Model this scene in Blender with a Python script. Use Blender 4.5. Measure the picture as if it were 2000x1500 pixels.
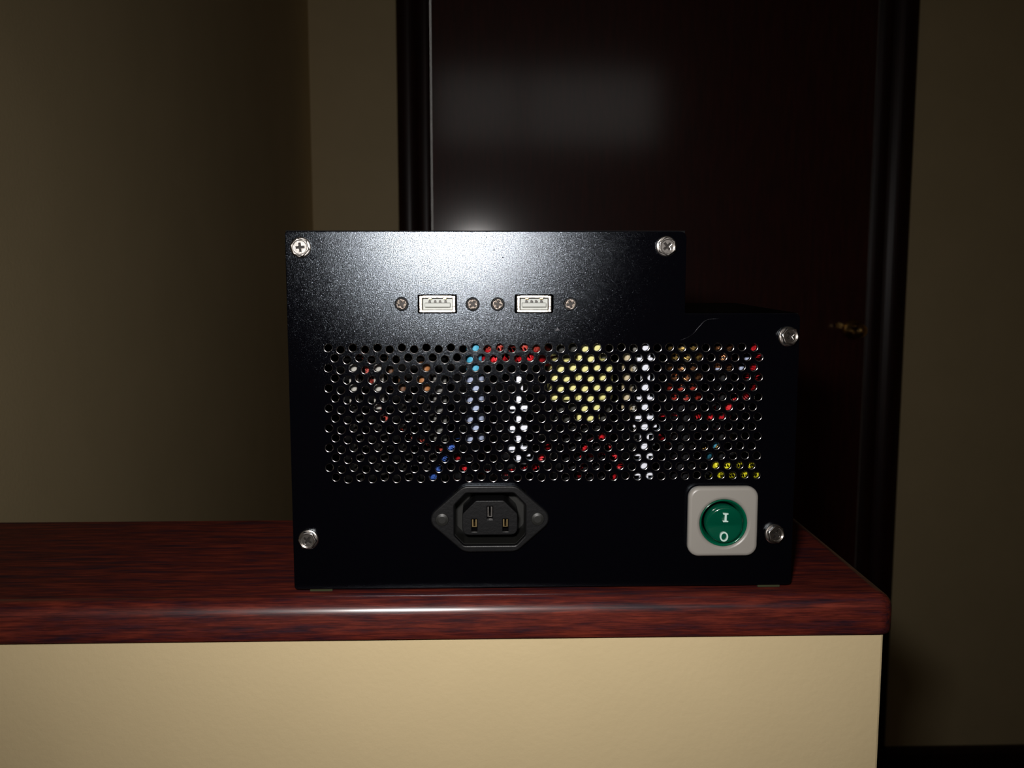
import bpy, bmesh, math, random
from mathutils import Vector, Matrix
random.seed(7)
S = bpy.context.scene
for o in list(bpy.data.objects): bpy.data.objects.remove(o)
COL = S.collection

# ------------------------------------------------------------------ camera, world, flash, exposure
EYE = Vector((0.0, -0.415, 0.818))
cd = bpy.data.cameras.new('camera'); cam = bpy.data.objects.new('camera', cd); COL.objects.link(cam)
cd.sensor_width = 36.0; cd.lens = 36.0 * 1950 / 2000; cd.clip_start = 0.01; cd.clip_end = 50
cam.location = EYE
cam.rotation_euler = (math.radians(90 - 7.0), 0, math.radians(-1.7))
S.camera = cam
cd.dof.use_dof = True; cd.dof.focus_distance = 0.425; cd.dof.aperture_fstop = 24

w = bpy.data.worlds.new('dusk_sky'); S.world = w; w.use_nodes = True
bg = w.node_tree.nodes['Background']
bg.inputs[0].default_value = (1.0, 0.96, 0.90, 1); bg.inputs[1].default_value = 0.42

def area(name, loc, rot, sx, sy, power, col=(1, 1, 1), spread=180, portal=False):
    l = bpy.data.lights.new(name, 'AREA'); l.shape = 'RECTANGLE'; l.size = sx; l.size_y = sy
    l.energy = power; l.color = col; l.spread = math.radians(spread)
    if portal: l.cycles.is_portal = True
    o = bpy.data.objects.new(name, l); COL.objects.link(o); o.location = loc; o.rotation_euler = rot
    return o
# the flash built into the camera: a small tube left of and above the lens
area('camera_flash', (-0.026, -0.415, 0.858), (math.radians(90 - 11), 0, math.radians(-5)), 0.030, 0.014, 0.57, (1.0, 0.965, 0.94), 94)

S.view_settings.view_transform = 'Standard'; S.view_settings.look = 'None'
S.view_settings.exposure = 0.0; S.view_settings.gamma = 1.0; S.view_settings.use_curve_mapping = False

# ------------------------------------------------------------------ materials
def mat(name, col, rough=0.5, metal=0.0, ior=1.5, coat=0.0, coat_rough=0.05, coat_ior=1.5, spec=0.5):
    m = bpy.data.materials.new(name); m.use_nodes = True
    b = m.node_tree.nodes['Principled BSDF']
    b.inputs['Base Color'].default_value = (*col, 1); b.inputs['Roughness'].default_value = rough
    b.inputs['Metallic'].default_value = metal; b.inputs['IOR'].default_value = ior
    b.inputs['Coat Weight'].default_value = coat; b.inputs['Coat Roughness'].default_value = coat_rough
    b.inputs['Coat IOR'].default_value = coat_ior; b.inputs['Specular IOR Level'].default_value = spec
    return m
def nodes(m): return m.node_tree.nodes, m.node_tree.links, m.node_tree.nodes['Principled BSDF']
def noise(m, scale, stretch=(1, 1, 1), detail=4, rough=0.6):
    N, L, b = nodes(m)
    tc = N.new('ShaderNodeTexCoord'); mp = N.new('ShaderNodeMapping'); mp.inputs['Scale'].default_value = stretch
    n = N.new('ShaderNodeTexNoise'); n.inputs['Scale'].default_value = scale; n.inputs['Detail'].default_value = detail
    n.inputs['Roughness'].default_value = rough
    L.new(tc.outputs['Object'], mp.inputs['Vector']); L.new(mp.outputs['Vector'], n.inputs['Vector'])
    return n.outputs['Fac']
def ramp(m, fac, stops):
    N, L, b = nodes(m); r = N.new('ShaderNodeValToRGB')
    while len(r.color_ramp.elements) < len(stops): r.color_ramp.elements.new(0.5)
    for e, (p, c) in zip(r.color_ramp.elements, stops): e.position = p; e.color = (*c, 1)
    L.new(fac, r.inputs['Fac']); return r.outputs['Color']
def bump(m, fac, strength, dist, prev=None, coat=False):
    N, L, b = nodes(m); n = N.new('ShaderNodeBump'); n.inputs['Strength'].default_value = strength
    n.inputs['Distance'].default_value = dist; L.new(fac, n.inputs['Height'])
    if prev: L.new(prev, n.inputs['Normal'])
    L.new(n.outputs['Normal'], b.inputs['Normal'])
    if coat: L.new(n.outputs['Normal'], b.inputs['Coat Normal'])
    return n.outputs['Normal']
def mixc(m, a, b_, fac, mode='MIX'):
    N, L, b = nodes(m); x = N.new('ShaderNodeMix'); x.data_type = 'RGBA'; x.blend_type = mode
    if isinstance(fac, (int, float)): x.inputs[0].default_value = fac
    else: L.new(fac, x.inputs[0])
    for s, v in ((6, a), (7, b_)):
        if isinstance(v, tuple): x.inputs[s].default_value = (*v, 1)
        else: L.new(v, x.inputs[s])
    return x.outputs[2]

M = {}
# beige emulsion over plaster
M['wall'] = mat('beige_paint', (0.74, 0.585, 0.335), 0.55, spec=0.3)
_n = noise(M['wall'], 9, detail=3); _c = ramp(M['wall'], _n, [(0.3, (0.72, 0.572, 0.325)), (0.7, (0.77, 0.61, 0.35))])
M['wall'].node_tree.links.new(_c, nodes(M['wall'])[2].inputs['Base Color'])
bump(M['wall'], noise(M['wall'], 320, detail=4), 0.2, 0.0008)
M['ceil'] = mat('ceiling_paint', (0.6, 0.57, 0.5), 0.8)
M['floor'] = mat('dark_floor', (0.035, 0.014, 0.009), 0.35)

def wood(name, axis, dark, mid, light, coat, coat_rough, coat_ior, rough, scale=1.0, spec=0.25, lw=(9, 120), fine=(22, 900)):
    m = mat(name, mid, rough, coat=coat, coat_rough=coat_rough, coat_ior=coat_ior, spec=spec)
    long_, wide = lw[0] * scale, lw[1] * scale
    st = [wide] * 3; st[axis] = long_
    a = noise(m, 1.0, st, 5, 0.65)
    st2 = [fine[1] * scale] * 3; st2[axis] = fine[0] * scale
    b2 = noise(m, 1.0, st2, 3, 0.7)
    c = ramp(m, a, [(0.33, dark), (0.5, mid), (0.68, light)])
    c2 = ramp(m, b2, [(0.40, (0.45, 0.42, 0.45)), (0.58, (1, 1, 1))])
    c3 = mixc(m, c, c2, 0.8, 'MULTIPLY')
    m.node_tree.links.new(c3, nodes(m)[2].inputs['Base Color'])
    p = bump(m, b2, 0.25, 0.0002)
    bump(m, a, 0.2, 0.0004, p)
    return m
M['ledge'] = wood('mahogany_stained_ledge', 0, (0.035, 0.012, 0.020), (0.11, 0.017, 0.013), (0.21, 0.032, 0.017), 1.0, 0.20, 1.62, 0.4, lw=(38, 330), fine=(60, 1500), spec=0.3)
M['ledgetop'] = wood('worn_mahogany_ledge_top', 0, (0.035, 0.012, 0.020), (0.11, 0.017, 0.013), (0.21, 0.032, 0.017), 0.2, 0.42, 1.5, 0.6, lw=(38, 330), fine=(60, 1500), spec=0.1)
M['door'] = wood('mahogany_door', 2, (0.045, 0.004, 0.003), (0.066, 0.006, 0.004), (0.09, 0.009, 0.006), 1.0, 0.125, 1.54, 0.5, spec=0.3)
M['jamb'] = wood('mahogany_frame', 2, (0.018, 0.004, 0.004), (0.028, 0.006, 0.005), (0.04, 0.009, 0.006), 0.35, 0.3, 1.5, 0.42)

M['black'] = bpy.data.materials.new('black_powder_coat'); M['black'].use_nodes = True
_N, _L = M['black'].node_tree.nodes, M['black'].node_tree.links
_d = _N['Principled BSDF']; _d.inputs['Base Color'].default_value = (.0012, .0012, .0022, 1); _d.inputs['Roughness'].default_value = .8; _d.inputs['Specular IOR Level'].default_value = 0
_g = _N.new('ShaderNodeBsdfAnisotropic'); _g.distribution = 'BECKMANN'; _g.inputs['Color'].default_value = (.78, .88, 1, 1); _g.inputs['Roughness'].default_value = 0.222
_p = bump(M['black'], noise(M['black'], 3300, detail=1), 0.22, 0.00018); _L.new(_p, _g.inputs['Normal'])
_f = _N.new('ShaderNodeFresnel'); _f.inputs['IOR'].default_value = 1.52
_q = ramp(M['black'], noise(M['black'], 2600, detail=1), [(0.36, (.35, .35, .35)), (0.66, (1.6, 1.6, 1.6))])
_m = _N.new('ShaderNodeMath'); _m.operation = 'MULTIPLY'; _L.new(_f.outputs[0], _m.inputs[0]); _L.new(_q, _m.inputs[1])
_x = _N.new('ShaderNodeMixShader'); _L.new(_m.outputs[0], _x.inputs[0]); _L.new(_d.outputs[0], _x.inputs[1]); _L.new(_g.outputs[0], _x.inputs[2])
_L.new(_x.outputs[0], _N['Material Output'].inputs[0])
M['cover'] = mat('black_case_paint', (0.003, 0.003, 0.0035), 0.6, spec=0.08)
M['inside'] = mat('dark_inner_metal', (0.004, 0.004, 0.004), 0.8, spec=0.05)
M['steel'] = mat('bare_cut_metal', (0.42, 0.40, 0.38), 0.17, 1.0)
M['nickel'] = mat('nickel_screw', (0.66, 0.62, 0.58), 0.24, 1.0); bump(M['nickel'], noise(M['nickel'], 900), 0.2, 0.0002)
M['screwdark'] = mat('tarnished_screw', (0.58, 0.49, 0.43), 0.3, 1.0); bump(M['screwdark'], noise(M['screwdark'], 1200), 0.8, 0.0008)
M['recess'] = mat('dark_recess', (0.02, 0.017, 0.015), 0.5, 0.6)
M['usb'] = mat('usb_shell_metal', (0.50, 0.46, 0.41), 0.34, 1.0); bump(M['usb'], noise(M['usb'], 500), 0.5, 0.0006)
M['tongue'] = mat('pale_usb_plastic', (0.40, 0.42, 0.385), 0.4)
M['contact'] = mat('dark_contact_slot', (0.03, 0.028, 0.025), 0.4, 0.5)
M['gold'] = mat('brass_contact', (0.62, 0.46, 0.22), 0.3, 1.0)
M['inlet'] = mat('black_socket_plastic', (0.0055, 0.0055, 0.006), 0.36, spec=0.28); bump(M['inlet'], noise(M['inlet'], 700), 0.25, 0.0003)
M['inletwall'] = mat('socket_cavity_plastic', (0.016, 0.016, 0.0145), 0.4, spec=0.3)
M['slot'] = mat('socket_slot_dark', (0.004, 0.004, 0.004), 0.7)
M['bezel'] = mat('grey_beige_plastic', (0.30, 0.28, 0.25), 0.35)
bump(M['bezel'], noise(M['bezel'], 500), 0.06, 0.0003)
M['green'] = mat('green_tinted_plastic', (0.0, 0.10, 0.048), 0.16, coat=0.5, coat_rough=0.03)
M['greend'] = mat('dark_green_plastic', (0.0, 0.070, 0.036), 0.2, coat=0.5, coat_rough=0.03)
M['print'] = mat('white_print', (0.62, 0.80, 0.72), 0.5)
M['foot'] = mat('green_felt', (0.03, 0.035, 0.010), 0.9)
M['brass'] = mat('polished_brass', (0.75, 0.47, 0.16), 0.25, 1.0)
M['alu'] = mat('grey_ceramic', (0.42, 0.41, 0.37), 0.5)
M['fin'] = mat('dull_dark_aluminium', (0.030, 0.027, 0.024), 0.7, spec=0.15)
M['board'] = mat('circuit_board', (0.012, 0.007, 0.004), 0.6, spec=0.15)
M['tape'] = mat('pale_yellow_tape', (0.74, 0.70, 0.26), 0.4)
M['beige'] = mat('beige_wrap', (0.50, 0.42, 0.26), 0.5)
M['ferrite'] = mat('grey_ferrite', (0.04, 0.04, 0.036), 0.6, spec=0.2)
M['white'] = mat('white_nylon', (0.80, 0.82, 0.90), 0.3)
M['red'] = mat('red_wire', (0.60, 0.014, 0.022), 0.35)
M['darkred'] = mat('dull_red_wire', (0.42, 0.05, 0.035), 0.4)
M['yellow'] = mat('yellow_wire', (0.80, 0.74, 0.02), 0.35)
M['blue'] = mat('blue_wire', (0.05, 0.13, 0.48), 0.35)
M['cyan'] = mat('light_blue_sleeve', (0.08, 0.42, 0.62), 0.4)
M['pale'] = mat('pale_blue_sleeve', (0.38, 0.44, 0.62), 0.45)
M['greyc'] = mat('grey_ceramic_dull', (0.10, 0.10, 0.09), 0.5)
M['brown'] = mat('brown_sleeve', (0.12, 0.05, 0.02), 0.5)
M['redw'] = mat('red_winding', (0.36, 0.03, 0.02), 0.25, coat=0.5)
M['orange'] = mat('orange_sleeve', (0.42, 0.17, 0.06), 0.45)
M['copper'] = mat('copper_winding', (0.80, 0.36, 0.16), 0.28, 0.9)
M['goldw'] = mat('enamelled_winding', (0.70, 0.46, 0.14), 0.3, 0.8)
M['dark'] = mat('black_component', (0.006, 0.006, 0.007), 0.6, spec=0.15)
M['speck'] = mat('dark_speck', (0.002, 0.002, 0.002), 0.9, spec=0.0)
M['scuff'] = mat('grey_scuff', (0.09, 0.09, 0.10), 0.7)
M['hair'] = mat('grey_lint', (0.16, 0.16, 0.18), 0.6)
M['base'] = M['jamb']
M['winframe'] = mat('window_paint', (0.12, 0.10, 0.08), 0.5)
g = bpy.data.materials.new('window_glass'); g.use_nodes = True
_N, _L = g.node_tree.nodes, g.node_tree.links; _N.clear()
_o = _N.new('ShaderNodeOutputMaterial'); _t = _N.new('ShaderNodeBsdfTransparent'); _g = _N.new('ShaderNodeBsdfGlossy'); _g.inputs['Roughness'].default_value = 0.02
_x = _N.new('ShaderNodeMixShader'); _x.inputs[0].default_value = 0.06
_L.new(_t.outputs[0], _x.inputs[1]); _L.new(_g.outputs[0], _x.inputs[2]); _L.new(_x.outputs[0], _o.inputs[0])
M['glass'] = g

# ------------------------------------------------------------------ helpers
def link(name, me, m, parent=None, smooth=False, bevel=0.0):
    o = bpy.data.objects.new(name, me); COL.objects.link(o)
    for x in (m if isinstance(m, list) else [m]): me.materials.append(x)
    if smooth:
        for p in me.polygons: p.use_smooth = True
    if bevel:
        b = o.modifiers.new('bevel', 'BEVEL'); b.width = bevel; b.segments = 2; b.limit_method = 'ANGLE'
    if parent: o.parent = parent
    return o
def from_bm(name, bm, m, parent=None, smooth=False, bevel=0.0):
    bmesh.ops.recalc_face_normals(bm, faces=bm.faces)
    me = bpy.data.meshes.new(name); bm.to_mesh(me); bm.free()
    return link(name, me, m, parent, smooth, bevel)
def add_box(bm, x0, x1, y0, y1, z0, z1):
    v = [bm.verts.new((x, y, z)) for x in (x0, x1) for y in (y0, y1) for z in (z0, z1)]
    for f in ((0, 1, 3, 2), (4, 6, 7, 5), (0, 4, 5, 1), (2, 3, 7, 6), (0, 2, 6, 4), (1, 5, 7, 3)):
        bm.faces.new([v[i] for i in f])
def box(name, x0, x1, y0, y1, z0, z1, m, parent=None, bevel=0.0):
    bm = bmesh.new(); add_box(bm, x0, x1, y0, y1, z0, z1); return from_bm(name, bm, m, parent, False, bevel)
def add_tube(bm, pts, r, seg=8, cap=True):
    pts = [Vector(p) for p in pts]; rings = []; up = Vector((0.13, 0.31, 0.94))
    for i, p in enumerate(pts):
        t = (pts[min(i + 1, len(pts) - 1)] - pts[max(i - 1, 0)]).normalized()
        a = t.cross(up)
        if a.length < 1e-4: a = t.cross(Vector((1, 0, 0)))
        a.normalize(); b = t.cross(a); up = b
        rr = r[i] if isinstance(r, list) else r
        rings.append([bm.verts.new(p + (a * math.cos(q) + b * math.sin(q)) * rr) for q in [2 * math.pi * k / seg for k in range(seg)]])
    for A, B in zip(rings, rings[1:]):
        for k in range(seg): bm.faces.new((A[k], A[(k + 1) % seg], B[(k + 1) % seg], B[k]))
    if cap: bm.faces.new(rings[0][::-1]); bm.faces.new(rings[-1])
def smooth_path(p, n=6):
    p = [Vector(q) for q in p]; q = [p[0]] + p + [p[-1]]; out = []
    for i in range(1, len(q) - 2):
        for k in range(n):
            t = k / n; a, b, c, d = q[i - 1], q[i], q[i + 1], q[i + 2]
            out.append(0.5 * ((2 * b) + (c - a) * t + (2 * a - 5 * b + 4 * c - d) * t * t + (3 * b - a - 3 * c + d) * t ** 3))
    out.append(p[-1]); return out
def tube(name, pts, r, m, parent, seg=8, smooth_it=True):
    bm = bmesh.new(); add_tube(bm, smooth_path(pts) if smooth_it else pts, r, seg); return from_bm(name, bm, m, parent, True)
def add_lathe(bm, prof, cx, cy, cz, seg=32, axis='Y', shape=None):
    """prof: (radius, height) along the axis; height grows towards -Y (the viewer's side) or +Z"""
    rings = []
    for i, (r, h) in enumerate(prof):
        ring = []
        for k in range(seg):
            q = 2 * math.pi * k / seg; rr = r * (shape(q, i) if shape else 1)
            if axis == 'Y': co = (cx + rr * math.cos(q), cy - h, cz + rr * math.sin(q))
            else: co = (cx + rr * math.cos(q), cy + rr * math.sin(q), cz + h)
            ring.append(bm.verts.new(co))
        rings.append(ring)
    for A, B in zip(rings, rings[1:]):
        for k in range(seg): bm.faces.new((A[k], A[(k + 1) % seg], B[(k + 1) % seg], B[k]))
    bm.faces.new(rings[0]); bm.faces.new(rings[-1])
def lathe(name, prof, cx, cy, cz, m, parent, seg=32, axis='Y', smooth=False, shape=None, bevel=0):
    bm = bmesh.new(); add_lathe(bm, prof, cx, cy, cz, seg, axis, shape); return from_bm(name, bm, m, parent, smooth, bevel)
def plate(name, loops, y0, y1, m, parent=None, bevel=0.0, at=(0, 0)):
    """flat plate in the XZ plane, first loop outer, the others holes; from y0 (front) to y1 (back)"""
    cu = bpy.data.curves.new('tmp', 'CURVE'); cu.dimensions = '2D'; cu.fill_mode = 'BOTH'
    cu.extrude = (y1 - y0) / 2 - bevel; cu.bevel_depth = bevel; cu.bevel_resolution = 3 if name == 'front_panel' else 2; cu.offset = -bevel
    for lp in loops:
        s = cu.splines.new('POLY'); s.points.add(len(lp) - 1); s.use_cyclic_u = True
        for p, (x, z) in zip(s.points, lp): p.co = (x + at[0], z + at[1], 0, 1)
    t = bpy.data.objects.new('tmp', cu); me = bpy.data.meshes.new_from_object(t)
    bpy.data.objects.remove(t); bpy.data.curves.remove(cu); me.name = name; me.materials.clear()
    me.transform(Matrix(((1, 0, 0, 0), (0, 0, -1, (y0 + y1) / 2), (0, 1, 0, 0), (0, 0, 0, 1))))
    return link(name, me, m, parent)
def circle(cx, cz, r, n=20): return [(cx + r * math.cos(2 * math.pi * k / n), cz + r * math.sin(2 * math.pi * k / n)) for k in range(n)]
def rrect(x0, x1, z0, z1, r, n=5):
    out = []
    for cx, cz, a in ((x1 - r, z0 + r, -90), (x1 - r, z1 - r, 0), (x0 + r, z1 - r, 90), (x0 + r, z0 + r, 180)):
        for k in range(n + 1):
            q = math.radians(a + 90 * k / n); out.append((cx + r * math.cos(q), cz + r * math.sin(q)))
    return out
def round_poly(pts, radii, n=4):
    out = []; N = len(pts)
    for i in range(N):
        p = Vector(pts[i]); a = (Vector(pts[i - 1]) - p); b = (Vector(pts[(i + 1) % N]) - p)
        r = radii[i]; ang = a.angle(b); d = r / math.tan(ang / 2)
        A = p + a.normalized() * d; B = p + b.normalized() * d
        for k in range(n + 1):
            t = k / n; q = A * (1 - t) ** 2 + p * 2 * t * (1 - t) + B * t * t; out.append((q.x, q.y))
    return out
def empty(name, loc=(0, 0, 0), parent=None):
    o = bpy.data.objects.new(name, None); COL.objects.link(o); o.location = loc; o.empty_display_size = 0.02
    if parent: o.parent = parent
    return o
def tag(o, label=None, cat=None, group=None, kind=None):
    for k, v in (('label', label), ('category', cat), ('group', group), ('kind', kind)):
        if v: o[k] = v
    return o
def copy_tree(o, parent=None, loc=None):
    c = o.copy(); COL.objects.link(c)
    if parent: c.parent = parent
    if loc is not None: c.location = loc
    for ch in list(o.children): copy_tree(ch, c)
    return c

# ------------------------------------------------------------------ the room
FL, CE = -0.350, 2.30           # floor and ceiling heights
XL, XR, YB, YN = -0.3458, 2.0, 1.665, -1.80
tag(box('floor', XL - .05, XR + .05, YN - .05, YB + .05, FL - .04, FL, M['floor']), 'dark floor behind and below the ledge', kind='structure')
tag(box('ceiling', XL - .05, XR + .05, YN - .05, YB + .05, CE, CE + .04, M['ceil']), 'plain ceiling above the landing', kind='structure')
tag(box('wall_left', XL - .06, XL, YN, YB, FL, CE, M['wall']), 'beige painted wall running away behind the left of the ledge', kind='structure')
tag(box('wall_right', XR, XR + .06, YN, YB, FL, CE, M['wall']), 'beige wall on the right', kind='structure')
# back wall with its door opening
DX0, DX1, DZ1 = -0.1014, 0.8034, 1.75
bm = bmesh.new()
add_box(bm, XL - .06, DX0 - .012, YB, YB + .08, FL, CE); add_box(bm, DX1 + .012, XR + .06, YB, YB + .08, FL, CE)
add_box(bm, DX0 - .012, DX1 + .012, YB, YB + .08, DZ1 + .012, CE)
tag(from_bm('wall_back', bm, M['wall']), 'beige back wall around the dark door', kind='structure')
# wall behind the photographer with a low wide window
WX0, WX1, WZ0, WZ1 = -0.262, 0.970, 1.440, 1.850
bm = bmesh.new()
add_box(bm, XL - .06, WX0, YN - .06, YN, FL, CE); add_box(bm, WX1, XR + .06, YN - .06, YN, FL, CE)
add_box(bm, WX0, WX1, YN - .06, YN, FL, WZ0); add_box(bm, WX0, WX1, YN - .06, YN, WZ1, CE)
tag(from_bm('wall_front', bm, M['wall']), 'beige wall behind the photographer', kind='structure')
win = tag(empty('window_1', ((WX0 + WX1) / 2, YN, WZ0)), 'wide low window reflected in the dark door', kind='structure')
def wchild(o): o.parent = win; o.matrix_parent_inverse = Matrix.Translation(-Vector(win.location)); return o
wchild(plate('window_frame', [rrect(WX0, WX1, WZ0, WZ1, .001, 1), rrect(WX0 + .02, .205, WZ0 + .02, WZ1 - .02, .001, 1), rrect(.240, WX1 - .02, WZ0 + .02, WZ1 - .02, .001, 1)], YN - .05, YN - .005, M['winframe']))
wchild(box('window_pane', WX0 + .02, .205, YN - .03, YN - .027, WZ0 + .02, WZ1 - .02, M['glass']))
wchild(box('window_pane', .240, WX1 - .02, YN - .03, YN - .027, WZ0 + .02, WZ1 - .02, M['glass']))
area('window_portal', ((WX0 + WX1) / 2, YN - .056, (WZ0 + WZ1) / 2), (math.radians(90), 0, 0), WX1 - WX0, WZ1 - WZ0, 1, portal=True)

# low wall under the ledge
LZ = 0.6775
tag(box('wall_low', XL, 0.1722, -0.0068, 0.113, FL, 0.6607, M['wall'], bevel=0.0012), 'low beige half wall carrying the mahogany ledge', kind='structure')

# baseboards
def skirting(name, x0, x1, label):
    bm = bmesh.new(); t = -.252
    prof = [(YB, FL), (YB - .016, FL), (YB - .016, t - .012), (YB - .012, t - .003), (YB - .006, t), (YB, t)]
    a = [bm.verts.new((x0, y, z)) for y, z in prof]; b = [bm.verts.new((x1, y, z)) for y, z in prof]
    for k in range(6): bm.faces.new((a[k], a[(k + 1) % 6], b[(k + 1) % 6], b[k]))
    bm.faces.new(a); bm.faces.new(b[::-1]); return tag(from_bm(name, bm, M['base']), label, kind='structure')
skirting('baseboard_back', 0.890, XR, 'dark baseboard along the back wall right of the door')
skirting('baseboard_left', XL, -0.171, 'dark baseboard left of the door')

# door: leaf, moulded casing, jamb, lever
door = tag(empty('door_1', ((DX0 + DX1) / 2, YB, FL)), 'dark mahogany door with brass handle behind the black case', kind='structure')
def dchild(o): o.parent = door; o.matrix_parent_inverse = Matrix.Translation(-Vector(door.location)); return o
dchild(box('door_leaf', DX0, DX1, YB - .006, YB + .034, FL + .004, DZ1, M['door']))
def casing(name, x0, x1, z0, z1, vertical):
    """moulding: a board with a rounded raised outer bead and a flatter inner step"""
    bm = bmesh.new(); n = 16; prof = []
    wdt = (x1 - x0) if vertical else (z1 - z0)
    for k in range(n + 1):
        t = k / n
        h = .010 + .009 * math.sin(math.pi * min(1, t / .62)) ** .8 if t < .62 else .010 + .003 * math.sin(math.pi * (t - .62) / .38)
        prof.append((t * wdt, h))
    prof = [(0, 0)] + prof + [(wdt, 0)]
    def pt(u, h, e):
        if vertical: return ((x0 + u) if not vertical == 'r' else (x1 - u), YB - h, (z0, z1)[e])
        return ((x0, x1)[e], YB - h, z1 - u)
    a = [bm.verts.new(pt(u, h, 0)) for u, h in prof]; b = [bm.verts.new(pt(u, h, 1)) for u, h in prof]
    for k in range(len(a)): bm.faces.new((a[k], a[(k + 1) % len(a)], b[(k + 1) % len(a)], b[k]))
    bm.faces.new(a); bm.faces.new(b[::-1]); return dchild(from_bm(name, bm, M['jamb'], smooth=False))
casing('door_casing', -0.1700, DX0 - .001, FL, DZ1 + .068, 'l')
casing('door_casing', DX1 + .001, 0.8862, FL, DZ1 + .068, 'r')
casing('door_casing', DX0 - .001, DX1 + .001, DZ1 + .001, DZ1 + .055, '')
hx, hz = 0.7778, 0.676
h = dchild(lathe('door_handle', [(.022, .0), (.022, .003), (.019, .007), (.011, .010), (.009, .026), (.013, .031), (.0155, .039), (.013, .047), (.004, .051)],
      hx, YB - .006, hz, M['brass'], None, 32, 'Y', True)); h['label'] = 'brass door handle'
lev = tube('lever', [(hx, YB - .049, hz), (hx - .017, YB - .052, hz + .004), (hx - .036, YB - .050, hz + .010), (hx - .052, YB - .043, hz + .013)], [.0085] * 6 + [.007] * 6 + [.0065] * 6 + [.006], M['brass'], None, 12)
lev.parent = h

# ------------------------------------------------------------------ mahogany ledge with rounded nosing
EX, EY, R = 0.1755, -0.0114, 0.0068
prof = [(R + .0, LZ)]
for k in range(1, 9):
    q = math.radians(90 * k / 8); prof.append((R - R * math.sin(q), LZ - R + R * math.cos(q)))
prof += [(0, 0.6645), (0, 0.6615), (0.0005, 0.6605)]
bm = bmesh.new(); rings = []
rc = 0.006
for d, z in prof:
    ring = [(XL, 0.121), (XL, EY + d)]
    cx, cy = EX - rc - .001, EY + rc + .001; rr = max(rc + .001 - d, .0004)
    if d > rc: cx, cy = EX - d - .0004, EY + d + .0004; rr = .0004
    for k in range(6):
        q = math.radians(-90 + 90 * k / 5); ring.append((cx + rr * math.cos(q), cy + rr * math.sin(q)))
    ring.append((EX - d, 0.121)); rings.append([bm.verts.new((x, y, z)) for x, y in ring])
for A, B in zip(rings, rings[1:]):
    for k in range(len(A)): bm.faces.new((A[k], A[(k + 1) % len(A)], B[(k + 1) % len(A)], B[k]))
bm.faces.new(rings[0]); bm.faces.new(rings[-1][::-1])
ledge = from_bm('ledge_board', bm, [M['ledge'], M['ledgetop']], smooth=True)
for p in ledge.data.polygons:
    if p.normal.z > .999: p.material_index = 1
try: ledge.data.set_sharp_from_angle(angle=math.radians(30))
except Exception: pass
tag(ledge, 'polished mahogany ledge board with rounded front edge on the low beige wall', 'ledge')

# ------------------------------------------------------------------ the black case
mm = .001
case = tag(empty('computer_case', (0, 0, LZ)), 'black metal computer case with perforated front panel standing on the mahogany ledge', 'computer case')
def C_(o):                      # world-built part -> child of the case
    o.parent = case; o.matrix_parent_inverse = Matrix.Translation((0, 0, -LZ)); return o
def sub(o, p):
    o.parent = p; return o
X0, X1, XS, Z0, Z1, ZS = -.0806, .1332, .0846, .6790, .8303, .7965
outline = [(X0, Z0), (X1, Z0), (X1, ZS), (XS, ZS), (XS, Z1), (X0, Z1)]
loops = [round_poly(outline, [.0015, .002, .0025, .0008, .003, .0015])]
holes = []
for r in range(14):
    z = .7824 - .00421 * r
    for i in range(36):
        if r % 2 == 0: x = -.0640 + i * .005085 - .0006 * (r / 13) * (1 - i / 20)
        else: x = -.0613 + i * .005072 - .0006 * (r / 13) * (1 - i / 20)
        dz = -(.00085 - .00065 * i / 35) if i % 2 else 0
        holes.append((x, z + dz))
for x, z in holes: loops.append(circle(x, z, .00153 + random.uniform(-.00003, .00003), 22))
PS = [(-.0334, .8005), (-.0040, .8004), (.0064, .8004), (.0366, .8004)]
for x, z in PS: loops.append(circle(x, z, .00265, 24))
USB = [(-.0186, .8005), (.0215, .8005)]
for x, z in USB: loops.append(rrect(x - .0079, x + .0079, z - .0037, z + .0037, .0004, 2))
IC = (.0029, .7098)
loops.append(rrect(IC[0] - .0155, IC[0] + .0155, IC[1] - .0125, IC[1] + .0125, .003))
SC = (.1020, .7082)
loops.append(circle(SC[0], SC[1], .0112, 32))
panel = C_(plate('front_panel', loops, 0, .0018, [M['black'], M['steel']], None, .00027))
for p in panel.data.polygons:
    c = p.center
    if .45 < abs(p.normal.y) < .985 and -.068 < c.x < .12 and .720 < c.z < .79: p.material_index = 1; p.use_smooth = True
# cover: a folded shell following the stepped outline, closed at the back
o2 = [(X0 + .0001, Z0 + .0004), (X1 - .0004, Z0 + .0004), (X1 - .0004, ZS - .0001), (XS - .0004, ZS - .0001), (XS - .0004, Z1 + .0003), (X0 + .0001, Z1 + .0003)]
i2 = [(X0 + .0013, Z0 + .0016), (X1 - .0016, Z0 + .0016), (X1 - .0016, ZS - .0013), (XS - .0016, ZS - .0013), (XS - .0016, Z1 - .0012), (X0 + .0013, Z1 - .0012)]
C_(plate('case_cover', [o2, i2], .0018, .104, M['cover']))
C_(plate('back_plate', [o2], .104, .1052, M['cover']))

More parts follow.
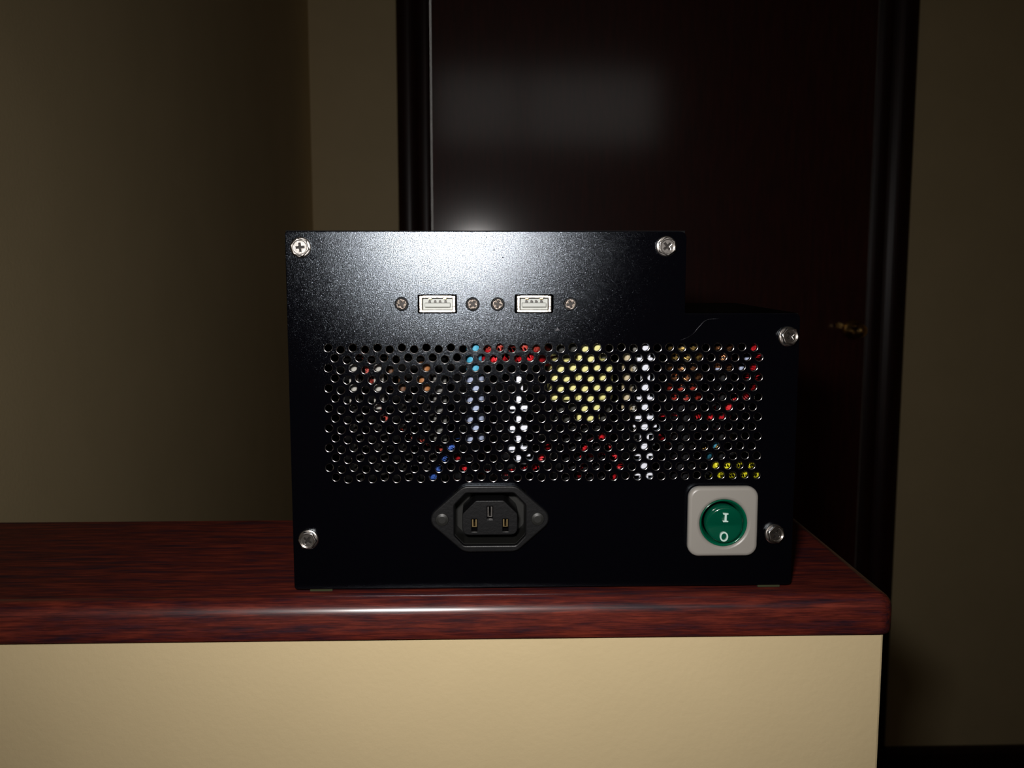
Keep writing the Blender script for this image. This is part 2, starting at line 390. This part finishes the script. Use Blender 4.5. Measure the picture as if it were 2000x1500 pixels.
# hexagonal case screws
def hexf(q): return math.cos(math.pi / 6) / math.cos((q + math.pi / 6) % (math.pi / 3) - math.pi / 6)
def cross_loop(a, b, rot):
    pts = [(a, b), (b, b), (b, a), (-b, a), (-b, b), (-a, b), (-a, -b), (-b, -b), (-b, -a), (b, -a), (b, -b), (a, -b)]
    c, s = math.cos(rot), math.sin(rot); return [(x * c - z * s, x * s + z * c) for x, z in pts]
def case_screw(x, z, rot, hexrot, tilt=(0, 0)):
    s = C_(lathe('case_screw', [(.0041, 0), (.0043, .0003), (.0043, .0007), (.0040, .0011), (.0037, .0012)], 0, 0, 0, M['nickel'], None, 36, 'Y', False))
    s.location = (x, 0, z)
    hd = plate('hex_head', [[(.0039 * hexf(q) * math.cos(q + hexrot), .0039 * hexf(q) * math.sin(q + hexrot)) for q in [2 * math.pi * k / 24 for k in range(24)]], circle(0, 0, .0027, 24)], -.0034, -.0009, M['nickel'], None, .0003)
    sub(hd, s)
    ds = plate('cross_recess', [circle(0, 0, .0028, 24), cross_loop(.0018, .00042, rot)], -.0027, -.0016, M['nickel'], None, .00012); sub(ds, s)
    pin = lathe('recess_floor', [(.0028, .0), (.0028, .0013), (.001, .0014)], 0, 0, 0, M['recess'], None, 20); sub(pin, s)
    s.rotation_euler = (tilt[0], 0, tilt[1])
    return s
for x, z, r, hr, t in ((-.0741, .8237, .08, .3, (0, 0)), (.0761, .8242, .7, .1, (.03, .02)), (.1281, .7867, .6, .35, (-.10, .12)), (.1249, .7018, 1.0, .2, (-.12, .14)), (-.0740, .7010, .95, .45, (-.04, -.03))):
    case_screw(x, z, r, hr, t)
# small recessed cross screws beside the ports
for k, (x, z) in enumerate(PS):
    s = C_(lathe('port_screw', [(.0022, -.0010), (.0022, -.0001), (.0019, .0001), (.0012, .0002)], 0, 0, 0, M['recess'], None, 20)); s.location = (x, 0, z)
    d = plate('cross_head', [circle(0, 0, .0021, 20), cross_loop(.0016, .00032, .4 + .5 * k)], -.0005, .0003, M['screwdark'], None, .0004); sub(d, s)
    rg = plate('screw_well', [circle(0, 0, .00262, 24), circle(0, 0, .0021, 20)], .0010, .0018, M['slot'], None); sub(rg, s)
# usb ports
def usb_port(x, z, wd):
    p = C_(plate('usb_port', [rrect(-.0076 * wd, .0076 * wd, -.0035, .0035, .0005, 2), rrect(-.0062 * wd, .0062 * wd, -.00255, .00255, .0006, 3)], -.0006, .0095, M['usb'], None, .00025)); p.location = (x, 0, z)
    for nm, lp in (('shell_flare', [(-.0064 * wd, .0025), (.0064 * wd, .0025), (.0060 * wd, .0036), (-.0060 * wd, .0036)]), ('shell_flare', [(-.0064 * wd, -.0025), (.0064 * wd, -.0025), (.0062 * wd, -.0035), (-.0062 * wd, -.0035)]),
                   ('shell_flare', [(-.0063 * wd, -.0022), (-.0063 * wd, .0022), (-.0074 * wd, .0026), (-.0074 * wd, -.0026)]), ('shell_flare', [(.0063 * wd, -.0022), (.0063 * wd, .0022), (.0074 * wd, .0026), (.0074 * wd, -.0026)])):
        sub(plate(nm, [lp], -.0010, -.0004, M['usb'], None, .0002), p)
    sub(box('port_back', -.0061 * wd, .0061 * wd, .0035, .0045, -.0025, .0025, M['tongue']), p)
    sub(box('contact_tongue', -.0053 * wd, .0053 * wd, .0004, .0036, -.0013, .0004, M['tongue'], bevel=.0002), p)
    for cx in (-.0033, -.0010, .0010, .0033):
        sub(plate('contact', [round_poly([(-.00045, 0), (.00045, 0), (.00045, .0011), (-.00045, .0011)], [.0001, .0001, .0004, .0004], 3)], .0008, .0034, M['contact'], None, 0, (cx * wd, .0004)), p)
    for cx in (-.0030, .0030): sub(box('spring_tab', cx - .0006, cx + .0006, .0, .002, .0020, .0026, M['gold']), p)
    return p
usb_port(*USB[0], 1.0); usb_port(*USB[1], .95)

# mains outlet
def hull(pts):
    pts = sorted(set(pts)); 
    def half(P):
        h = []
        for p in P:
            while len(h) > 1 and (h[-1][0] - h[-2][0]) * (p[1] - h[-2][1]) - (h[-1][1] - h[-2][1]) * (p[0] - h[-2][0]) <= 0: h.pop()
            h.append(p)
        return h[:-1]
    return half(pts) + half(pts[::-1])
fl = hull(circle(-.0202, 0, .0048, 28) + circle(.0202, 0, .0048, 28) + rrect(-.0150, .0150, -.0143, .0143, .006, 8))
def chamf(a, t, b, c, rb): return round_poly([(-a, -b), (a, -b), (a, t - c), (a - c, t), (-a + c, t), (-a, t - c)], [rb, rb, .0015, .0015, .0015, .0015])
op = round_poly([(-.0150, -.0072), (-.0110, -.0114), (.0110, -.0114), (.0150, -.0072), (.0150, .0060), (.0100, .0112), (-.0100, .0112), (-.0150, .0060)], [.002] * 8)
inlet = C_(plate('mains_socket', [fl, op], -.0028, 0, M['inlet'], None, .0006)); inlet.location = (IC[0], 0, IC[1])
sub(plate('socket_cavity', [round_poly([(-.0153, -.0074), (-.0112, -.0120), (.0112, -.0120), (.0153, -.0074), (.0153, .0062), (.0102, .0118), (-.0102, .0118), (-.0153, .0062)], [.002] * 8), op], 0, .017, M['inletwall']), inlet)
sub(plate('cavity_floor', [op], .0165, .0175, M['inletwall']), inlet)
core = chamf(.0117, .0077, .0072, .0058, .003)
slots = [rrect(-.0012, .0012, -.0004, .0052, .0001, 1), rrect(-.0078, -.0054, -.0057, -.0003, .0001, 1), rrect(.0054, .0078, -.0057, -.0003, .0001, 1)]
sub(plate('socket_core', [core] + slots, -.0015, .0165, M['inlet'], None, .0003), inlet)
for (cx, cz, hh) in ((0, .0024, .0022), (-.0066, -.0023, .0019), (.0066, -.0023, .0019)):
    sub(plate('contact_clip', [rrect(cx - .0010, cx + .0010, cz - hh, cz + hh, .0001, 1), rrect(cx - .00045, cx + .00045, cz - hh + .0003, cz + hh, .0001, 1)], .0006, .008, M['gold'] if cx else M['nickel']), inlet)
for cx in (-.0202, .0202):
    r_ = lathe('rivet', [(.0028, 0), (.0028, .0030), (.0026, .0034), (.0015, .0037)], cx, 0, 0, M['inletwall'], None, 24, 'Y', False); sub(r_, inlet)

# illuminated rocker switch in its square plate
sw = C_(plate('rocker_switch', [rrect(-.0149, .0149, -.0151, .0151, .0048, 8), circle(.0002, -.0006, .0101, 48)], -.0042, 0, M['bezel'], None, .0014)); sw.location = (SC[0], 0, SC[1])
sw['label'] = 'grey beige square switch plate with round green rocker'
bm = bmesh.new(); n = 48; prof2 = [(.0101, -.0030), (.0100, -.0040), (.0094, -.0028), (.0086, -.0008), (.0081, .0010)]
rings = [[bm.verts.new((.0002 + r * math.cos(2 * math.pi * k / n), y, -.0006 + r * math.sin(2 * math.pi * k / n))) for k in range(n)] for r, y in prof2]
for A, B in zip(rings, rings[1:]):
    for k in range(n): bm.faces.new((A[k], A[(k + 1) % n], B[(k + 1) % n], B[k]))
sub(from_bm('switch_collar', bm, M['green'], None, True), sw)
# rocker: round tinted button, front face dished in two facets
bm = bmesh.new(); nr, nk = 8, 40; rings = []
def face_y(x, z): return -.0042 - .0016 * math.sin(min(1, abs(z + .0006) / .0077) * math.pi / 2) * (1 if z > -.0006 else .45) + .0004 * (x / .0077) ** 2
for j in range(nr + 1):
    r = .0079 * j / nr
    if j == 0: rings.append([bm.verts.new((.0006, face_y(0, -.0006), -.0010))])
    else: rings.append([bm.verts.new((.0006 + r * math.cos(2 * math.pi * k / nk), face_y(r * math.cos(2 * math.pi * k / nk), r * math.sin(2 * math.pi * k / nk)), -.0010 + r * math.sin(2 * math.pi * k / nk))) for k in range(nk)])
rings.append([bm.verts.new((v.co.x, .001, v.co.z)) for v in rings[-1]])
for k in range(nk): bm.faces.new((rings[0][0], rings[1][k], rings[1][(k + 1) % nk]))
for A, B in zip(rings[1:], rings[2:]):
    for k in range(nk): bm.faces.new((A[k], A[(k + 1) % nk], B[(k + 1) % nk], B[k]))
rk = sub(from_bm('rocker', bm, M['greend'], None, True), sw)
I_ = [(-.0011, -.0019), (.0011, -.0019), (.0011, -.0014), (.0004, -.0013), (.0004, .0013), (.0011, .0014), (.0011, .0019), (-.0011, .0019), (-.0011, .0014), (-.0004, .0013), (-.0004, -.0013), (-.0011, -.0014)]
t1 = plate('on_mark', [I_], -.00645, -.0052, M['print'], None, 0, (.0004, .0024)); sub(t1, sw); t1['label'] = 'white letter I'
t2 = plate('off_mark', [[(.00175 * math.cos(q), .0021 * math.sin(q)) for q in [2 * math.pi * k / 24 for k in range(24)]], [(.00115 * math.cos(q), .0015 * math.sin(q)) for q in [2 * math.pi * k / 24 for k in range(24)]]], -.0056, -.0042, M['print'], None, 0, (.0001, -.0061)); sub(t2, sw); t2['label'] = 'white letter O'

# feet
for x, y in ((-.0695, .006), (.124, .006), (-.0695, .094), (.124, .094)):
    C_(box('felt_foot', x - .0048, x + .0048, y - .0045, y + .0045, LZ, Z0 + .0005, M['foot'], bevel=.0002))
# paint flaws
for x, z, r in ((.0049, .8227, .00028), (.0085, .8196, .00028), (.0018, .8279, .0002)):
    C_(plate('paint_speck', [circle(x, z, r, 10)], -.00005, .0003, M['speck']))
C_(plate('paint_scuff', [[(.0300, .7893), (.0326, .7895), (.0318, .7899), (.0312, .7908), (.0308, .7899)]], -.00004, .0003, M['scuff']))

# ------------------------------------------------------------------ what shows through the perforations
def B_(name, x0, x1, y0, y1, z0, z1, m, bevel=.0003): return C_(box(name, x0 * mm, x1 * mm, y0 * mm, y1 * mm, z0 * mm, z1 * mm, M[m], bevel=bevel * 1))
C_(box('circuit_board', -.076, .128, .006, .098, .6870, .6886, M['board']))
for (x, y) in ((-.070, .012), (.120, .012), (-.070, .092), (.120, .092)):
    C_(lathe('board_standoff', [(.003, 0), (.003, .0066)], x, y, .6804, M['gold'], None, 12, 'Z'))
def cyl(name, x, y, z0, z1, r, m, seg=20): return C_(lathe(name, [(r * .9 * mm, 0), (r * mm, .0006), (r * mm, (z1 - z0) * mm - .0006), (r * .9 * mm, (z1 - z0) * mm)], x * mm, y * mm, z0 * mm, M[m], None, seg, 'Z', False))
def helix(ch, x, y, z0, z1, r, m_, turns):
    n = int(turns * 16); wr = (z1 - z0) / turns / 2.15
    pts = [(x + r * math.cos(t), y + r * math.sin(t), z0 + (z1 - z0) * t / (2 * math.pi * turns)) for t in [2 * math.pi * turns * k / n for k in range(n + 1)]]
    o = tube('winding', pts, wr, M[m_], None, 8, False); o.parent = ch; return o
# finned heatsink on the left, with two pale ceramic resistors in front of it
hs = C_(box('heatsink', -0.0635, -0.0168, 0.0400, 0.0430, 0.6886, 0.7741, M['inside'], None, 0.0003))
sub(box('fin', -0.0573, -0.0536, 0.0240, 0.0400, 0.6886, 0.7745, M['fin'], None, 0.0003), hs)
sub(box('fin', -0.0465, -0.0427, 0.0240, 0.0400, 0.6886, 0.7745, M['fin'], None, 0.0003), hs)
sub(box('fin', -0.0356, -0.0315, 0.0240, 0.0400, 0.6886, 0.7654, M['fin'], None, 0.0003), hs)
sub(box('fin', -0.0247, -0.0206, 0.0240, 0.0400, 0.6886, 0.7744, M['fin'], None, 0.0003), hs)
C_(box('ceramic_resistor', -0.0574, -0.0536, 0.0130, 0.0170, 0.7568, 0.7750, M['alu'], None, 0.0006))
C_(box('ceramic_resistor', -0.0469, -0.0426, 0.0130, 0.0170, 0.7545, 0.7749, M['alu'], None, 0.0006))
C_(box('ceramic_resistor', -0.0214, -0.0157, 0.0160, 0.0200, 0.7399, 0.7685, M['greyc'], None, 0.0006))
# capacitors
cyl('capacitor', -25.0, 13.5, 760.6, 775.0, 2.48, 'orange')
cyl('capacitor', -34.5, 13.8, 761.0, 768.8, 1.80, 'brown')
cyl('capacitor', -39.8, 17.6, 762.8, 778.5, 1.59, 'brown')
cyl('capacitor', -31.0, 32.1, 688.6, 765.6, 2.12, 'dark')
cyl('capacitor', 13.9, 52.3, 688.6, 733.6, 7.29, 'dark')
cyl('capacitor', 40.7, 52.8, 688.6, 730.9, 7.78, 'dark')
cyl('capacitor', -9.3, 54.4, 688.6, 726.0, 6.36, 'dark')
# light blue sleeve running down into a pale one, and a blue wire below
cyl('blue_sleeve', -3.6, 10.8, 769.7, 783.4, 3.35, 'cyan')
cyl('pale_sleeve', -3.2, 13.3, 740.3, 769.2, 3.81, 'pale')
C_(tube('blue_wire', [(-0.0085, 0.0160, 0.7399), (-0.0117, 0.0110, 0.7403), (-0.0132, 0.0090, 0.7398), (-0.0161, 0.0080, 0.7358), (-0.0187, 0.0080, 0.7315), (-0.0205, 0.0080, 0.7277), (-0.0226, 0.0120, 0.7219), (-0.0240, 0.0200, 0.7120)], 0.0017, M['blue'], None))
# bundle of red leads along the top edge
C_(tube('red_wire', [(-0.0010, 0.0200, 0.7817), (0.0034, 0.0090, 0.7820), (0.0126, 0.0085, 0.7824), (0.0218, 0.0090, 0.7817), (0.0267, 0.0180, 0.7803), (0.0308, 0.0350, 0.7778)], 0.0017, M['darkred'], None))
C_(tube('red_wire', [(-0.0010, 0.0200, 0.7788), (0.0034, 0.0090, 0.7791), (0.0126, 0.0085, 0.7796), (0.0218, 0.0090, 0.7789), (0.0267, 0.0180, 0.7774), (0.0308, 0.0350, 0.7748)], 0.0017, M['red'], None))
C_(tube('red_wire', [(-0.0010, 0.0200, 0.7759), (0.0034, 0.0090, 0.7763), (0.0126, 0.0085, 0.7768), (0.0218, 0.0090, 0.7760), (0.0267, 0.0180, 0.7744), (0.0308, 0.0350, 0.7718)], 0.0017, M['red'], None))
# white cable combs with their teeth
cb = C_(box('cable_comb', 0.0144, 0.0172, 0.0065, 0.0095, 0.7330, 0.7699, M['white'], None, 0.0003))
sub(box('comb_tooth', 0.0116, 0.0199, 0.0055, 0.0085, 0.7554, 0.7570, M['white'], None, 0.0003), cb)
sub(box('comb_tooth', 0.0116, 0.0199, 0.0055, 0.0085, 0.7464, 0.7484, M['white'], None, 0.0003), cb)
sub(box('comb_tooth', 0.0127, 0.0188, 0.0055, 0.0085, 0.7434, 0.7443, M['white'], None, 0.0003), cb)
sub(box('comb_tooth', 0.0112, 0.0204, 0.0055, 0.0085, 0.7378, 0.7392, M['white'], None, 0.0003), cb)
sub(box('comb_tooth', 0.0112, 0.0204, 0.0055, 0.0085, 0.7350, 0.7362, M['white'], None, 0.0003), cb)
sub(box('comb_tooth', 0.0125, 0.0191, 0.0055, 0.0085, 0.7316, 0.7325, M['white'], None, 0.0003), cb)
cb = C_(box('cable_comb', 0.0677, 0.0715, 0.0065, 0.0095, 0.7245, 0.7823, M['white'], None, 0.0003))
sub(box('comb_tooth', 0.0658, 0.0724, 0.0055, 0.0085, 0.7759, 0.7774, M['white'], None, 0.0003), cb)
sub(box('comb_tooth', 0.0660, 0.0726, 0.0055, 0.0085, 0.7594, 0.7605, M['white'], None, 0.0003), cb)
sub(box('comb_tooth', 0.0653, 0.0737, 0.0055, 0.0085, 0.7509, 0.7523, M['white'], None, 0.0003), cb)
sub(box('comb_tooth', 0.0645, 0.0746, 0.0055, 0.0085, 0.7473, 0.7487, M['white'], None, 0.0003), cb)
sub(box('comb_tooth', 0.0654, 0.0738, 0.0055, 0.0085, 0.7442, 0.7451, M['white'], None, 0.0003), cb)
sub(box('comb_tooth', 0.0655, 0.0739, 0.0055, 0.0085, 0.7395, 0.7405, M['white'], None, 0.0003), cb)
sub(box('comb_tooth', 0.0644, 0.0751, 0.0055, 0.0085, 0.7349, 0.7366, M['white'], None, 0.0003), cb)
sub(box('comb_tooth', 0.0656, 0.0740, 0.0055, 0.0085, 0.7317, 0.7326, M['white'], None, 0.0003), cb)
sub(box('comb_tooth', 0.0648, 0.0750, 0.0055, 0.0085, 0.7263, 0.7277, M['white'], None, 0.0003), cb)
C_(tube('grey_wire', [(0.0666, 0.0200, 0.7820), (0.0654, 0.0100, 0.7767), (0.0647, 0.0100, 0.7634), (0.0653, 0.0100, 0.7545), (0.0665, 0.0140, 0.7425), (0.0687, 0.0300, 0.7279)], 0.0009, M['alu'], None))
# transformer: yellow tape over a ferrite core
tr = C_(box('transformer', 0.0293, 0.0561, 0.0100, 0.0340, 0.7585, 0.7763, M['tape'], None, 0.0012))
sub(box('tape_wrap', 0.0407, 0.0505, 0.0085, 0.0325, 0.7498, 0.7839, M['tape'], None, 0.0006), tr)
sub(box('ferrite_core', 0.0328, 0.0542, 0.0160, 0.0320, 0.7757, 0.7824, M['ferrite'], None, 0.0006), tr)
sub(box('ferrite_core', 0.0318, 0.0559, 0.0160, 0.0320, 0.7457, 0.7578, M['ferrite'], None, 0.0006), tr)
sub(box('coil_former', 0.0354, 0.0536, 0.0180, 0.0300, 0.6886, 0.7454, M['dark'], None, 0.0006), tr)
cyl('beige_coil', 62.5, 11.5, 754.3, 779.6, 2.46, 'beige')
# copper chokes
ch = cyl('choke_core', 87.6, 13.5, 688.6, 782.7, 5.03, 'dark')
helix(ch, 0.0876, 0.0135, 0.7736, 0.7816, 0.0065, 'goldw', 4)
helix(ch, 0.0876, 0.0135, 0.7646, 0.7729, 0.0065, 'copper', 4)
helix(ch, 0.0876, 0.0135, 0.7579, 0.7642, 0.0065, 'redw', 3)
ch = cyl('choke_core', 104.2, 13.0, 688.6, 782.7, 2.53, 'dark')
helix(ch, 0.1042, 0.0130, 0.7700, 0.7816, 0.0033, 'copper', 7)
# relay block and small parts at the upper right
C_(box('relay', 0.1026, 0.1160, 0.0300, 0.0500, 0.6886, 0.7537, M['dark'], None, 0.0003))
cyl('capacitor', 111.7, 11.3, 769.7, 772.9, 1.35, 'pale')
cyl('capacitor', 101.9, 11.3, 769.8, 772.4, 1.35, 'pale')
cyl('capacitor', 114.8, 12.8, 773.6, 776.7, 1.80, 'pale')
# red leads
C_(tube('red_wire', [(0.1206, 0.0200, 0.7864), (0.1178, 0.0085, 0.7806), (0.1190, 0.0085, 0.7767), (0.1174, 0.0085, 0.7718), (0.1182, 0.0085, 0.7667), (0.1163, 0.0085, 0.7623), (0.1120, 0.0085, 0.7592), (0.1065, 0.0085, 0.7572), (0.1026, 0.0200, 0.7528)], 0.0017, M['red'], None))
C_(tube('red_wire', [(0.1197, 0.0200, 0.7864), (0.1166, 0.0085, 0.7806), (0.1182, 0.0085, 0.7767), (0.1151, 0.0085, 0.7718), (0.1142, 0.0085, 0.7667), (0.1135, 0.0085, 0.7614), (0.1091, 0.0085, 0.7580), (0.1048, 0.0085, 0.7543), (0.1027, 0.0200, 0.7504)], 0.0017, M['red'], None))
C_(tube('red_wire', [(0.1095, 0.0200, 0.7500), (0.1039, 0.0110, 0.7508), (0.0943, 0.0100, 0.7512), (0.0882, 0.0110, 0.7529), (0.0829, 0.0100, 0.7528), (0.0780, 0.0100, 0.7526), (0.0753, 0.0200, 0.7502)], 0.0014, M['red'], None))
C_(tube('red_wire', [(0.0421, 0.0200, 0.7196), (0.0430, 0.0140, 0.7301), (0.0448, 0.0100, 0.7384), (0.0481, 0.0100, 0.7415), (0.0517, 0.0090, 0.7435), (0.0543, 0.0110, 0.7395), (0.0569, 0.0085, 0.7355), (0.0596, 0.0085, 0.7316), (0.0577, 0.0085, 0.7267), (0.0586, 0.0200, 0.7160)], 0.0013, M['red'], None))
C_(tube('red_wire', [(0.0470, 0.0200, 0.7324), (0.0488, 0.0100, 0.7354), (0.0518, 0.0085, 0.7359), (0.0570, 0.0090, 0.7351), (0.0617, 0.0200, 0.7311)], 0.0011, M['red'], None))
C_(tube('red_wire', [(-0.0120, 0.0200, 0.7323), (-0.0085, 0.0130, 0.7295), (-0.0047, 0.0110, 0.7268), (0.0004, 0.0110, 0.7272), (0.0055, 0.0110, 0.7262), (0.0104, 0.0110, 0.7269), (0.0172, 0.0140, 0.7273), (0.0233, 0.0100, 0.7304), (0.0260, 0.0120, 0.7354), (0.0306, 0.0300, 0.7352)], 0.0014, M['red'], None))
C_(tube('red_wire', [(-0.0552, 0.0300, 0.7797), (-0.0501, 0.0160, 0.7753), (-0.0492, 0.0120, 0.7728), (-0.0484, 0.0120, 0.7680), (-0.0441, 0.0180, 0.7594), (-0.0418, 0.0110, 0.7521), (-0.0341, 0.0160, 0.7438), (-0.0219, 0.0160, 0.7381), (-0.0125, 0.0200, 0.7341)], 0.0013, M['darkred'], None))
C_(tube('red_wire', [(0.0795, 0.0300, 0.7397), (0.0804, 0.0160, 0.7394), (0.0869, 0.0140, 0.7388), (0.0904, 0.0150, 0.7432), (0.0993, 0.0300, 0.7424)], 0.0012, M['red'], None))
# yellow leads at the lower right
C_(tube('yellow_wire', [(0.1019, 0.0250, 0.7264), (0.0997, 0.0080, 0.7310), (0.1033, 0.0065, 0.7315), (0.1100, 0.0065, 0.7313), (0.1163, 0.0065, 0.7317), (0.1216, 0.0080, 0.7316), (0.1278, 0.0200, 0.7296)], 0.00125, M['yellow'], None))
C_(tube('yellow_wire', [(0.1026, 0.0250, 0.7240), (0.1002, 0.0080, 0.7288), (0.1034, 0.0065, 0.7293), (0.1101, 0.0065, 0.7290), (0.1163, 0.0065, 0.7294), (0.1217, 0.0080, 0.7293), (0.1279, 0.0200, 0.7272)], 0.00125, M['yellow'], None))
C_(tube('yellow_wire', [(0.1034, 0.0250, 0.7216), (0.1007, 0.0080, 0.7265), (0.1034, 0.0065, 0.7270), (0.1102, 0.0065, 0.7268), (0.1164, 0.0065, 0.7272), (0.1217, 0.0080, 0.7270), (0.1280, 0.0200, 0.7249)], 0.00125, M['yellow'], None))
C_(tube('yellow_wire', [(0.1041, 0.0250, 0.7195), (0.1012, 0.0080, 0.7245), (0.1035, 0.0065, 0.7250), (0.1102, 0.0065, 0.7247), (0.1165, 0.0065, 0.7251), (0.1218, 0.0080, 0.7250), (0.1280, 0.0200, 0.7228)], 0.00125, M['yellow'], None))
C_(tube('blue_wire', [(0.1052, 0.0250, 0.7404), (0.1013, 0.0110, 0.7399), (0.0996, 0.0105, 0.7373), (0.0987, 0.0110, 0.7345), (0.1018, 0.0250, 0.7275)], 0.0012, M['cyan'], None))
C_(tube('green_wire', [(0.1122, 0.0250, 0.7404), (0.1062, 0.0120, 0.7400), (0.1017, 0.0115, 0.7378), (0.0955, 0.0120, 0.7359), (0.0949, 0.0300, 0.7301)], 0.0009, M['goldw'], None))

# lint on the panel
tag(tube('lint_fibre', [(.0830, -.0002, .7853), (.0873, -.0005, .7873), (.0905, -.0006, .7909), (.0937, -.0002, .7937), (.0990, -.0002, .7943)], .00009, M['hair'], None, 5), 'thin curved lint fibre stuck to the black panel above the right vent holes', 'lint')
